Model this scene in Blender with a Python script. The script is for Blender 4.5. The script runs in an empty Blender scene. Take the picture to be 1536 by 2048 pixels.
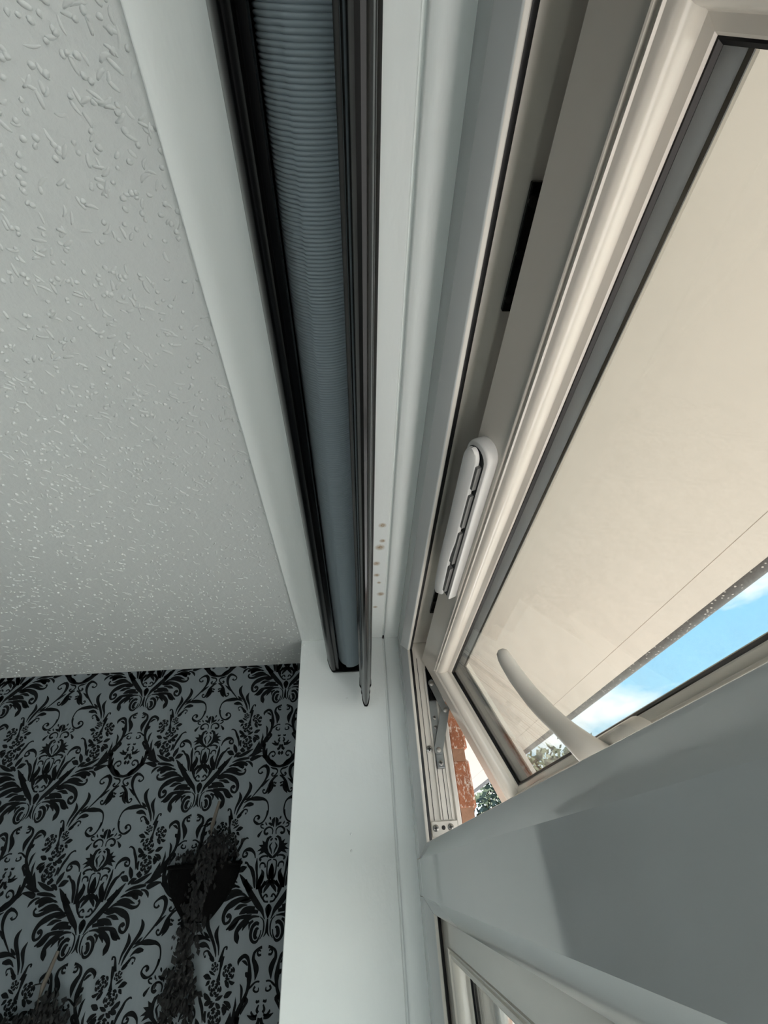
import bpy, bmesh, math, random
from mathutils import Vector, Matrix
from mathutils.geometry import tessellate_polygon

# ------------------------------------------------------------------ scene, camera, sky, sun, exposure
scene = bpy.context.scene
COL = scene.collection
U = 0.78            # one layout unit in metres: distance from the camera to the window jamb
Z0 = 2.06           # camera height above the floor
R2 = math.radians

cam_d = bpy.data.cameras.new('camera')
cam_d.sensor_fit = 'HORIZONTAL'; cam_d.sensor_width = 36.0
cam_d.lens = 876.0 / 1536.0 * 36.0
cam_d.clip_start = 0.01; cam_d.clip_end = 500
cam = bpy.data.objects.new('camera', cam_d); COL.objects.link(cam)
AXX = Vector((0.99763653, 0.029572, 0.06202298))
AXY = Vector((-0.02902518, -0.63679494, 0.77048669))
AXZ = Vector((-0.06228075, 0.7704659, 0.63443156))
right = Vector((AXX[0], AXY[0], AXZ[0])); up = Vector((AXX[1], AXY[1], AXZ[1])); fwd = Vector((AXX[2], AXY[2], AXZ[2]))
cam.matrix_world = Matrix(((right.x, up.x, -fwd.x, 0), (right.y, up.y, -fwd.y, 0), (right.z, up.z, -fwd.z, Z0), (0, 0, 0, 1)))
scene.camera = cam

SKY_STRENGTH = 0.9
SUN_STRENGTH = 14.0
world = bpy.data.worlds.new('world'); scene.world = world; world.use_nodes = True
wn = world.node_tree; wn.nodes.clear()
def N(tree, typ, **kw):
    n = tree.nodes.new(typ)
    for k, v in kw.items():
        if k in n.inputs: n.inputs[k].default_value = v
        else: setattr(n, k, v)
    return n
w_out = N(wn, 'ShaderNodeOutputWorld'); w_bg = N(wn, 'ShaderNodeBackground', Strength=SKY_STRENGTH)
w_tc = N(wn, 'ShaderNodeTexCoord'); w_map = N(wn, 'ShaderNodeMapping'); w_map.inputs['Scale'].default_value = (1.2, 1.6, 3.6)
w_map.inputs['Location'].default_value = (0.35, 0.1, 0.0)
w_noise = N(wn, 'ShaderNodeTexNoise', Scale=2.2, Detail=7.0, Roughness=0.56)
w_ramp = N(wn, 'ShaderNodeValToRGB'); w_ramp.color_ramp.elements[0].position = 0.47; w_ramp.color_ramp.elements[1].position = 0.66
w_sep = N(wn, 'ShaderNodeSeparateXYZ')
w_grad = N(wn, 'ShaderNodeValToRGB')
ge = w_grad.color_ramp.elements
ge[0].position = 0.0; ge[0].color = (0.50, 0.82, 0.98, 1); ge[1].position = 1.0; ge[1].color = (0.16, 0.40, 0.82, 1)
g3 = ge.new(0.35); g3.color = (0.27, 0.62, 0.96, 1)
w_mix = N(wn, 'ShaderNodeMixRGB'); w_mix.inputs[2].default_value = (1.15, 1.15, 1.15, 1)
wl = wn.links.new
wl(w_tc.outputs['Generated'], w_map.inputs['Vector']); wl(w_map.outputs[0], w_noise.inputs['Vector'])
wl(w_noise.outputs['Fac'], w_ramp.inputs[0]); wl(w_tc.outputs['Generated'], w_sep.inputs[0]); wl(w_sep.outputs['Z'], w_grad.inputs[0])
wl(w_ramp.outputs[0], w_mix.inputs[0]); wl(w_grad.outputs[0], w_mix.inputs[1]); wl(w_mix.outputs[0], w_bg.inputs['Color']); wl(w_bg.outputs[0], w_out.inputs[0])

sun_d = bpy.data.lights.new('sun', 'SUN'); sun_d.energy = SUN_STRENGTH; sun_d.angle = R2(0.6); sun_d.color = (1.0, 0.975, 0.93)
sun = bpy.data.objects.new('sun', sun_d); COL.objects.link(sun)
sun.rotation_euler = Vector((-1.15, 0.55, -1.0)).to_track_quat('-Z', 'Y').to_euler(); sun.location = (8, -8, 18)

vs = scene.view_settings
vs.view_transform = 'Standard'; vs.look = 'None'; vs.exposure = 0.92; vs.gamma = 1.0; vs.use_curve_mapping = False

# ------------------------------------------------------------------ materials
def mat(name, col, rough=0.5, metal=0.0, spec=0.5, noise=None, bump=None, coat=0.0):
    """noise=(scale, amount, stretch xyz): gentle colour mottling; bump=(scale, distance, stretch)."""
    m = bpy.data.materials.new(name); m.use_nodes = True
    t = m.node_tree; b = t.nodes['Principled BSDF']
    b.inputs['Base Color'].default_value = (*col, 1); b.inputs['Roughness'].default_value = rough
    b.inputs['Metallic'].default_value = metal; b.inputs['Specular IOR Level'].default_value = spec
    b.inputs['Coat Weight'].default_value = coat; b.inputs['Coat Roughness'].default_value = 0.05
    tc = N(t, 'ShaderNodeTexCoord')
    if noise:
        sc, am, st = noise
        mp = N(t, 'ShaderNodeMapping'); mp.inputs['Scale'].default_value = st
        nz = N(t, 'ShaderNodeTexNoise', Scale=sc, Detail=5.0, Roughness=0.6)
        mx = N(t, 'ShaderNodeMixRGB', blend_type='MIX')
        mx.inputs[1].default_value = (*[c * (1 - am) for c in col], 1); mx.inputs[2].default_value = (*[min(1, c * (1 + am)) for c in col], 1)
        t.links.new(tc.outputs['Object'], mp.inputs[0]); t.links.new(mp.outputs[0], nz.inputs['Vector'])
        t.links.new(nz.outputs['Fac'], mx.inputs[0]); t.links.new(mx.outputs[0], b.inputs['Base Color'])
    if bump:
        sc, ds, st = bump
        mp = N(t, 'ShaderNodeMapping'); mp.inputs['Scale'].default_value = st
        nz = N(t, 'ShaderNodeTexNoise', Scale=sc, Detail=4.0, Roughness=0.55)
        bp = N(t, 'ShaderNodeBump', Strength=1.0, Distance=ds)
        t.links.new(tc.outputs['Object'], mp.inputs[0]); t.links.new(mp.outputs[0], nz.inputs['Vector'])
        t.links.new(nz.outputs['Fac'], bp.inputs['Height']); t.links.new(bp.outputs[0], b.inputs['Normal'])
    return m

M = {}
M['paint'] = mat('white_gloss_paint', (0.82, 0.86, 0.85), 0.34, noise=(6, 0.035, (1, 1, 1)), bump=(38, 0.0011, (1, 0.35, 0.6)))
M['upvc'] = mat('white_upvc', (0.60, 0.625, 0.625), 0.06, noise=(9, 0.03, (1, 1, 1)))
M['upvc_warm_lit'] = mat('warm_lit_upvc', (0.77, 0.73, 0.655), 0.12, noise=(9, 0.04, (1, 1, 1)))  # cream tint stands in for warm light bounced onto the sashes
M['upvc_dirty_warm_lit'] = mat('dusty_warm_lit_upvc', (0.70, 0.67, 0.61), 0.22, noise=(26, 0.10, (1, 1, 1)))  # mottled like dust; cream also stands in for warm bounce light in the rebates
M['vent'] = mat('vent_plastic', (0.68, 0.68, 0.665), 0.18)
M['handle'] = mat('handle_enamel', (0.62, 0.59, 0.53), 0.22, noise=(30, 0.04, (1, 1, 1)))
M['ceiling'] = mat('ceiling_paint', (0.56, 0.585, 0.58), 0.5, noise=(3, 0.03, (1, 1, 1)), bump=(160, 0.0006, (1, 1, 1)))
M['wallpaper'] = mat('grey_wallpaper', (0.150, 0.176, 0.190), 0.42, noise=(70, 0.12, (1, 1, 0.04)))
M['flock'] = mat('black_flock', (0.0035, 0.0045, 0.005), 0.85, spec=0.2)
M['roomwall'] = mat('room_wall_paint', (0.10, 0.115, 0.12), 0.6)
M['floor'] = mat('floor_carpet', (0.15, 0.15, 0.155), 0.9, noise=(200, 0.2, (1, 1, 1)))
M['black'] = mat('black_plastic', (0.002, 0.0023, 0.0026), 0.25, spec=0.15)
M['rubber'] = mat('black_rubber', (0.006, 0.006, 0.007), 0.45)
M['spacer'] = mat('grey_spacer_bar', (0.012, 0.015, 0.017), 0.55, noise=(30, 0.25, (1, 1, 1)))
M['gunmetal'] = mat('gunmetal_anodised', (0.010, 0.0098, 0.0095), 0.16, metal=0.0, spec=0.22, noise=(10, 0.1, (1, 0.1, 1)))
M['steel'] = mat('dull_steel', (0.22, 0.23, 0.23), 0.36, metal=0.85, noise=(60, 0.12, (1, 1, 1)))
M['screw'] = mat('screw_steel', (0.30, 0.29, 0.27), 0.3, metal=0.9)
M['slot'] = mat('vent_slot_shaded', (0.16, 0.16, 0.155), 0.4)  # darkened to stand in for shade inside the vent
M['dark'] = mat('recess_shade', (0.012, 0.012, 0.012), 0.6)  # near-black in place of shade in screw slots and the block's hole
M['brick'] = mat('red_brick', (0.30, 0.115, 0.058), 0.9, noise=(45, 0.45, (1, 1, 1)), bump=(90, 0.003, (1, 1, 1)))
def brick_smear(m):
    t = m.node_tree; b = t.nodes['Principled BSDF']; src = b.inputs['Base Color'].links[0].from_socket
    tc = N(t, 'ShaderNodeTexCoord'); mp = N(t, 'ShaderNodeMapping'); mp.inputs['Scale'].default_value = (1, 1, .55); mp.inputs['Rotation'].default_value = (.5, .3, 0)
    nz = N(t, 'ShaderNodeTexNoise', Scale=210.0, Detail=6.0, Roughness=0.75); rp_ = N(t, 'ShaderNodeValToRGB')
    rp_.color_ramp.elements[0].position = 0.52; rp_.color_ramp.elements[1].position = 0.62
    mx = N(t, 'ShaderNodeMixRGB'); mx.inputs[2].default_value = (0.62, 0.55, 0.48, 1)
    t.links.new(tc.outputs['Object'], mp.inputs[0]); t.links.new(mp.outputs[0], nz.inputs['Vector']); t.links.new(nz.outputs['Fac'], rp_.inputs[0])
    t.links.new(rp_.outputs[0], mx.inputs[0]); t.links.new(src, mx.inputs[1]); t.links.new(mx.outputs[0], b.inputs['Base Color'])
brick_smear(M['brick'])
M['mortar'] = mat('mortar', (0.30, 0.17, 0.11), 0.95, noise=(80, 0.2, (1, 1, 1)), bump=(120, 0.002, (1, 1, 1)))
M['soffit'] = mat('eaves_board_cream', (0.31, 0.292, 0.26), 0.5, noise=(5, 0.05, (1, 1, 1)))
M['ground'] = mat('paving_ground', (0.56, 0.55, 0.53), 0.9, noise=(2, 0.15, (1, 1, 1)))
M['leaf'] = mat('tree_leaf', (0.03, 0.045, 0.02), 0.7)
M['bark'] = mat('tree_bark', (0.05, 0.04, 0.03), 0.9)
M['bowl'] = mat('black_wicker', (0.003, 0.003, 0.003), 0.95, spec=0.1, bump=(160, 0.002, (1, 1, 1)))
M['foliage'] = mat('charcoal_foliage', (0.006, 0.0065, 0.0065), 0.8)
M['twig'] = mat('brown_twig', (0.10, 0.085, 0.07), 0.8)
M['tile'] = mat('roof_tile', (0.10, 0.07, 0.06), 0.9)

def fabric_mat():
    m = mat('grey_ribbed_fabric', (0.25, 0.30, 0.33), 0.75, spec=0.25)
    return m
M['fabric'] = fabric_mat()

def gutter_mat():
    m = mat('lichen_gutter', (0.05, 0.052, 0.055), 0.55)
    t = m.node_tree; b = t.nodes['Principled BSDF']
    tc = N(t, 'ShaderNodeTexCoord')
    v = N(t, 'ShaderNodeTexVoronoi', Scale=105.0); r = N(t, 'ShaderNodeValToRGB')
    r.color_ramp.elements[0].position = 0.13; r.color_ramp.elements[0].color = (0.42, 0.43, 0.43, 1)
    r.color_ramp.elements[1].position = 0.24; r.color_ramp.elements[1].color = (0.007, 0.007, 0.008, 1)
    t.links.new(tc.outputs['Object'], v.inputs['Vector']); t.links.new(v.outputs['Distance'], r.inputs[0]); t.links.new(r.outputs[0], b.inputs['Base Color'])
    return m
M['gutter'] = gutter_mat()

def glass_mat(name, tint, dirt):
    m = bpy.data.materials.new(name); m.use_nodes = True
    t = m.node_tree; t.nodes.clear()
    o = N(t, 'ShaderNodeOutputMaterial'); tr = N(t, 'ShaderNodeBsdfTransparent'); tr.inputs[0].default_value = (*tint, 1)
    gl = N(t, 'ShaderNodeBsdfGlossy', Roughness=0.0); gl.inputs[0].default_value = (1, 1, 1, 1)
    lw = N(t, 'ShaderNodeLayerWeight', Blend=0.5); pw = N(t, 'ShaderNodeMath', operation='POWER'); pw.inputs[1].default_value = 5.0
    fr = N(t, 'ShaderNodeMapRange'); fr.inputs['To Min'].default_value = 0.022; fr.inputs['To Max'].default_value = 1.0; mx = N(t, 'ShaderNodeMixShader')
    t.links.new(lw.outputs['Facing'], pw.inputs[0]); t.links.new(pw.outputs[0], fr.inputs['Value'])
    df = N(t, 'ShaderNodeBsdfDiffuse'); df.inputs[0].default_value = (0.62, 0.55, 0.45, 1); mx2 = N(t, 'ShaderNodeMixShader')
    tl = N(t, 'ShaderNodeBsdfTranslucent'); tl.inputs[0].default_value = (0.62, 0.55, 0.45, 1); ad = N(t, 'ShaderNodeMixShader'); ad.inputs[0].default_value = 0.5
    tc = N(t, 'ShaderNodeTexCoord'); nz = N(t, 'ShaderNodeTexNoise', Scale=14.0, Detail=8.0, Roughness=0.72)
    rp = N(t, 'ShaderNodeValToRGB'); rp.color_ramp.elements[0].position = 0.45; rp.color_ramp.elements[1].position = 0.80
    rp.color_ramp.elements[0].color = (dirt * 0.35,) * 3 + (1,); rp.color_ramp.elements[1].color = (dirt * 1.6,) * 3 + (1,)
    L = t.links.new
    L(fr.outputs[0], mx.inputs[0]); L(tr.outputs[0], mx.inputs[1]); L(gl.outputs[0], mx.inputs[2])
    L(df.outputs[0], ad.inputs[1]); L(tl.outputs[0], ad.inputs[2])
    L(tc.outputs['Object'], nz.inputs['Vector']); L(nz.outputs['Fac'], rp.inputs[0]); L(rp.outputs[0], mx2.inputs[0])
    L(mx.outputs[0], mx2.inputs[1]); L(ad.outputs[0], mx2.inputs[2]); L(mx2.outputs[0], o.inputs[0])
    return m
M['glass'] = glass_mat('dusty_glass', (0.95, 0.945, 0.925), 0.045)
M['glass_clear'] = glass_mat('clear_glass', (0.95, 0.96, 0.95), 0.03)

def stain_paint():
    """reveal paint with the small brown spots near the far end of the soffit"""
    m = mat('white_gloss_paint_spotted', (0.82, 0.86, 0.85), 0.34, noise=(6, 0.035, (1, 1, 1)), bump=(38, 0.0011, (1, 0.35, 0.6)))
    t = m.node_tree; b = t.nodes['Principled BSDF']
    src = b.inputs['Base Color'].links[0].from_socket
    tc = N(t, 'ShaderNodeTexCoord')
    prev = None
    for (x, y, r) in SPOTS:
        d = N(t, 'ShaderNodeVectorMath', operation='DISTANCE'); d.inputs[1].default_value = (x * U, y * U, 0)
        mul = N(t, 'ShaderNodeMapRange'); mul.inputs['From Min'].default_value = r * U * 0.25; mul.inputs['From Max'].default_value = r * U
        mul.inputs['To Min'].default_value = 1.0; mul.inputs['To Max'].default_value = 0.0
        t.links.new(tc.outputs['Object'], d.inputs[0]); t.links.new(d.outputs['Value'], mul.inputs['Value'])
        if prev is None: prev = mul.outputs[0]
        else:
            a = N(t, 'ShaderNodeMath', operation='MAXIMUM'); t.links.new(prev, a.inputs[0]); t.links.new(mul.outputs[0], a.inputs[1]); prev = a.outputs[0]
    nz = N(t, 'ShaderNodeTexNoise', Scale=420.0, Detail=3.0); t.links.new(tc.outputs['Object'], nz.inputs['Vector'])
    m2 = N(t, 'ShaderNodeMath', operation='MULTIPLY'); t.links.new(prev, m2.inputs[0]); t.links.new(nz.outputs['Fac'], m2.inputs[1])
    m3 = N(t, 'ShaderNodeMath', operation='MULTIPLY', use_clamp=True); t.links.new(m2.outputs[0], m3.inputs[0]); m3.inputs[1].default_value = 1.7
    mx = N(t, 'ShaderNodeMixRGB'); mx.inputs[2].default_value = (0.36, 0.25, 0.13, 1)
    t.links.new(m3.outputs[0], mx.inputs[0]); t.links.new(src, mx.inputs[1]); t.links.new(mx.outputs[0], b.inputs['Base Color'])
    return m

# ------------------------------------------------------------------ mesh helpers (layout units, camera at the origin)
class MB:
    def __init__(self): self.v = []; self.f = []; self.mi = []
    def add(self, vs_, fs_, mi=0):
        o = len(self.v); self.v += [tuple(p) for p in vs_]; self.f += [tuple(i + o for i in f) for f in fs_]; self.mi += [mi] * len(fs_)
        return self
    def box(self, x0, x1, y0, y1, z0, z1):
        v = [(x, y, z) for x in (x0, x1) for y in (y0, y1) for z in (z0, z1)]
        return self.add(v, [(0, 1, 3, 2), (4, 6, 7, 5), (0, 4, 5, 1), (2, 3, 7, 6), (0, 2, 6, 4), (1, 5, 7, 3)])
    def prism(self, prof, a0, a1, T, caps=True):
        """closed 2-D profile (p, q) extruded along a; T(p, q, a) -> point"""
        n = len(prof); v = [T(p, q, a0) for p, q in prof] + [T(p, q, a1) for p, q in prof]
        f = [(i, (i + 1) % n, n + (i + 1) % n, n + i) for i in range(n)]
        if caps: f += [tuple(range(n))[::-1], tuple(range(n, 2 * n))]
        return self.add(v, f)
    def tube(self, pts, rad, seg=10, flat=None, upv=(0, 0, 1)):
        """rad: list or number; flat: (a, b) radii multipliers"""
        pts = [Vector(p) for p in pts]; n = len(pts)
        rad = rad if isinstance(rad, (list, tuple)) else [rad] * n
        fa, fb = flat or (1, 1); v = []; f = []; u_ = Vector(upv)
        for i, p in enumerate(pts):
            d = (pts[min(i + 1, n - 1)] - pts[max(i - 1, 0)]).normalized()
            s = d.cross(u_); s = s.normalized() if s.length > 1e-5 else d.orthogonal().normalized()
            t = s.cross(d).normalized()
            for k in range(seg):
                a = 2 * math.pi * k / seg; v.append(p + s * (math.cos(a) * rad[i] * fa) + t * (math.sin(a) * rad[i] * fb))
        for i in range(n - 1):
            for k in range(seg): f.append((i * seg + k, i * seg + (k + 1) % seg, (i + 1) * seg + (k + 1) % seg, (i + 1) * seg + k))
        f += [tuple(range(seg))[::-1], tuple(range((n - 1) * seg, n * seg))]
        return self.add(v, f)
    def disc(self, c, ax, r, h, seg=20, dome=0.0):
        """short cylinder from c along ax*h"""
        c = Vector(c); ax = Vector(ax).normalized(); s = ax.orthogonal().normalized(); t = ax.cross(s)
        rings = [(0, r), (h * (1 - dome), r)] + ([(h, r * 0.6)] if dome else [])
        v = []; f = []
        for hh, rr in rings:
            for k in range(seg): a = 2 * math.pi * k / seg; v.append(c + ax * hh + s * (math.cos(a) * rr) + t * (math.sin(a) * rr))
        m = len(rings)
        for i in range(m - 1):
            for k in range(seg): f.append((i * seg + k, i * seg + (k + 1) % seg, (i + 1) * seg + (k + 1) % seg, (i + 1) * seg + k))
        f += [tuple(range(seg))[::-1], tuple(range((m - 1) * seg, m * seg))]
        return self.add(v, f)
    def build(self, name, m, parent=None, at=None, smooth=None, bevel=0, split_x=None, split_m=None):
        """at: origin in layout units for a top-level mesh; a child takes its root's origin"""
        if parent is not None:
            r = parent
            while r.parent: r = r.parent
            org = Vector(r['_o'])
        else: org = Vector(at or (0, 0, 0))
        me = bpy.data.meshes.new(name)
        me.from_pydata([((p[0] - org.x) * U, (p[1] - org.y) * U, (p[2] - org.z) * U) for p in self.v], [], self.f)
        for mm in (m if isinstance(m, list) else [m]): me.materials.append(mm)
        if isinstance(m, list): me.polygons.foreach_set('material_index', self.mi)
        bm = bmesh.new(); bm.from_mesh(me); bmesh.ops.recalc_face_normals(bm, faces=bm.faces); bm.to_mesh(me); bm.free()
        o = bpy.data.objects.new(name, me); COL.objects.link(o)
        if parent is not None: o.parent = parent
        else: o.location = (org.x * U, org.y * U, org.z * U + Z0); o['_o'] = tuple(org)
        if split_x is not None:
            me.materials.append(split_m)
            for p_ in me.polygons:
                if p_.center.x / U + org.x > split_x: p_.material_index = 1
        if bevel:
            b = o.modifiers.new('bevel', 'BEVEL'); b.width = bevel * U; b.segments = 3; b.limit_method = 'ANGLE'; b.angle_limit = R2(35); b.harden_normals = True
        if smooth is not None:
            for p in me.polygons: p.use_smooth = True
            try: me.set_sharp_from_angle(angle=R2(smooth))
            except Exception: pass
        return o
def root(name, at, label, cat, group=None):
    o = bpy.data.objects.new(name, None); COL.objects.link(o); o.empty_display_size = 0.02
    o.location = (at[0] * U, at[1] * U, at[2] * U + Z0); o['_o'] = tuple(at)
    o['label'] = label
    if cat: o['category'] = cat
    if group: o['group'] = group
    return o
def tag(o, label, cat, group=None):
    o['label'] = label; o['category'] = cat
    if group: o['group'] = group
    return o
def struct(o, label=None):
    o['kind'] = 'structure'
    if label: o['label'] = label
    return o
def arc(cx, cy, r, a0, a1, n): return [(cx + r * math.cos(R2(a0 + (a1 - a0) * i / n)), cy + r * math.sin(R2(a0 + (a1 - a0) * i / n))) for i in range(n + 1)]
def TY(p, q, a): return (p, a, q)      # profile in (x, z), run along y
def TZ(p, q, a): return (p, q, a)      # profile in (x, y), run along z
def side_pts(a0, a1, b0, b1, prof, T, side, cut0=False, cut1=False):
    A = []; B = []
    for w, d in prof:
        e0 = max(w, 0) if cut0 else w; e1 = max(w, 0) if cut1 else w
        if side == 'top': p, q = (a0 + w, b1 - w), (a1 - w, b1 - w)
        elif side == 'bottom': p, q = (a0 + w, b0 + w), (a1 - w, b0 + w)
        elif side == 'far': p, q = (a1 - w, b0 + e0), (a1 - w, b1 - e1)
        else: p, q = (a0 + w, b0 + w), (a0 + w, b1 - w)
        A.append(T(*p, d)); B.append(T(*q, d))
    return A, B
def ring_side(mb, a0, a1, b0, b1, prof, T, side, cut0=False, cut1=False):
    """one mitred side of a rectangular frame; prof = closed list of (w inward, depth); T(a, b, depth)"""
    n = len(prof); A, B = side_pts(a0, a1, b0, b1, prof, T, side, cut0, cut1)
    f = [(i, (i + 1) % n, n + (i + 1) % n, n + i) for i in range(n)] + [tuple(range(n))[::-1], tuple(range(n, 2 * n))]
    return mb.add(A + B, f)
def ring(mb, a0, a1, b0, b1, prof, T):
    for s in ('top', 'bottom', 'far', 'near'): ring_side(mb, a0, a1, b0, b1, prof, T, s)
    return mb

# ------------------------------------------------------------------ layout constants
ZS = 0.434          # underside of the window reveal (soffit board)
ZC = 0.441          # ceiling
YJ = 1.0            # jamb face of the reveal
YW = 0.90 / U       # papered wall
XA = -0.140         # arris: room face of the window wall
XF = 0.089          # room face of the window frame
XO = 0.205          # outer brick face
YE = -1.92          # near end of the window opening
ZB = -1.36          # sill level
ZF = -Z0 / U        # floor
YR = -3.2; XL = -3.9
SPOTS = [(0.041, 0.561, 0.0075), (0.042, 0.604, 0.006), (0.038, 0.623, 0.010), (0.033, 0.674, 0.008), (0.034, 0.714, 0.007), (0.039, 0.742, 0.005), (0.043, 0.787, 0.009), (0.033, 0.842, 0.006)]

# ------------------------------------------------------------------ room shell
o = MB().box(XL, XA, YR, YW, ZC, ZC + 0.12).build('ceiling', M['ceiling']); struct(o, 'white textured ceiling'); ceiling = o
struct(MB().box(XL, XO, YR, YW, ZF - 0.1, ZF).build('floor', M['floor']))
wall_back = struct(MB().box(XL, XA, YW, YW + 0.2, ZF, ZC + 0.12).build('wall_back', M['wallpaper'], at=(0, YW, 0)), 'dark grey papered wall')
struct(MB().box(XL - 0.15, XL, YR, YW, ZF, ZC + 0.12).build('wall_left', M['roomwall']))
wr = MB()   # wall behind the camera, with an added unseen window opening for fill daylight
x0, x1, z0, z1 = -2.3, -0.3, ZB, 0.30
wr.box(XL, x0, YR - 0.2, YR, ZF, ZC + .12); wr.box(x1, XO, YR - 0.2, YR, ZF, ZC + .12); wr.box(x0, x1, YR - 0.2, YR, ZF, z0); wr.box(x0, x1, YR - 0.2, YR, z1, ZC + .12)
struct(wr.build('wall_rear', M['roomwall']))
w2 = struct(MB().box(x0, x1, YR - .13, YR - .125, z0, z1).build('added_window', M['glass_clear']))  # added out of view to brighten the room
fr2 = MB(); ring(fr2, x0, x1, z0, z1, [(0, YR - .17), (.07, YR - .17), (.07, YR - .09), (0, YR - .09)], lambda a, b, d: (a, d, b)); fr2.build('added_window_frame', M['upvc'], w2)
fr2 = MB().box(-1.34, -1.26, YR - .17, YR - .09, z0, z1).build('mullion', M['upvc'], w2)
# window wall: spandrel under the sill, pier past the near end, return behind the far jamb, lintel
ww = MB()
ww.box(XA, XO - .04, YE, YJ + .02, ZF, ZB - .02); ww.box(XA, XO - .04, YR, YE - .02, ZF, ZC + .12)
ww.box(XA, 0.16, YJ + .02, YW + .2, ZF, ZC + .12); ww.box(XA + .004, 0.16, YE - .02, YJ + .02, ZS + .02, ZC + .12)
struct(ww.build('wall_right', M['roomwall']))
# reveal linings
M['paint_spots'] = stain_paint()
struct(MB().box(XA, 0.0525, YE, YJ, ZS, ZS + .02).build('trim_1', M['paint_spots'], at=(0, 0, ZS), bevel=.0022, smooth=40), 'white painted underside of the window reveal')
jl = struct(MB().box(XA, 0.0525, YJ, YJ + .02, ZB, ZS + .012).build('trim_2', M['paint'], at=(0, YJ, 0), bevel=.0022, smooth=40), 'white painted window jamb lining')
for px_, pz_ in [(-0.0276, 0.0338), (-0.0281, 0.0586), (-0.0334, 0.2985), (-0.1345, 0.425), (-0.1357, 0.3263)]:
    MB().disc((px_, YJ + .0003, pz_), (0, -1, 0), .0022, .0013, 12, .5).build('paint_pimple', M['paint'], jl, smooth=80)
bead = [(.0560, ZS + .006), (.0565, ZS + .0005), (.0585, ZS - .0010), (.066, ZS - .0014), (.076, ZS - .0014), (.084, ZS - .0008), (.0895, ZS + .001), (.0895, ZS + .02), (.0560, ZS + .02)]
struct(MB().prism(bead, YE, YJ, TY).build('trim_3', M['paint'], smooth=50), 'white cover strip between reveal and window frame')
beadj = [(x, YJ + (z - ZS)) for x, z in bead]
struct(MB().prism(beadj, ZB, ZS + .004, TZ).build('trim_4', M['paint'], smooth=50), 'white cover strip down the window jamb')
struct(MB().box(0.0515, 0.0575, YE, YJ, ZS + .006, ZS + .02).build('trim_5', M['paint']))
struct(MB().box(0.0515, 0.0575, YJ + .006, YJ + .02, ZB, ZS).build('trim_6', M['paint']))
struct(MB().box(XA - .03, XF + .01, YE, YJ, ZB - .03, ZB).build('trim_7', M['paint'], bevel=.004), 'white window board')
struct(MB().box(XA, XF, YE - .02, YE, ZB, ZS).build('trim_8', M['paint']))

# woodchip relief on the visible ceiling
rng = random.Random(5)
cv = []; cf = []
def chip(x, y, L, w, h, ang, bend):
    n = 5; o = len(cv); a = ang
    px, py = x, y
    for i in range(n):
        t = i / (n - 1); ww_ = w * (0.35 + 0.65 * math.sin(math.pi * (0.12 + 0.76 * t))); hh = h * math.sin(math.pi * (0.1 + 0.8 * t))
        nx, ny = -math.sin(a), math.cos(a)
        for q, zz in ((-1, 0), (-.5, .75), (0, 1), (.5, .75), (1, 0)):
            cv.append((px + nx * ww_ * q, py + ny * ww_ * q, ZC + .0003 - zz * hh))
        px += math.cos(a) * L / (n - 1); py += math.sin(a) * L / (n - 1); a += bend
    for i in range(n - 1):
        for k in range(4): cf.append((o + i * 5 + k, o + i * 5 + k + 1, o + (i + 1) * 5 + k + 1, o + (i + 1) * 5 + k))
    for e in (0, n - 1): cf.append(tuple(o + e * 5 + k for k in range(5)))
for _ in range(3700):
    y = rng.uniform(-0.05, YW - .005); x = XA - .002 - rng.random() ** 1.0 * (0.14 + 0.72 * max(0, y / YW) + .06)
    if rng.random() < .55: chip(x, y, rng.uniform(.0030, .0052), rng.uniform(.0019, .0031), rng.uniform(.0014, .0029), rng.uniform(0, 6.28), rng.uniform(-.3, .3))
    else: chip(x, y, rng.uniform(.006, .0125), rng.uniform(.0014, .0022), rng.uniform(.0009, .0019), rng.uniform(0, 6.28), rng.uniform(-.35, .35))
cm = MB(); cm.v = cv; cm.f = cf; cm.mi = [0] * len(cf)
o = cm.build('woodchip_relief', M['ceiling'], ceiling, smooth=80); o['kind'] = 'stuff'

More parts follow.
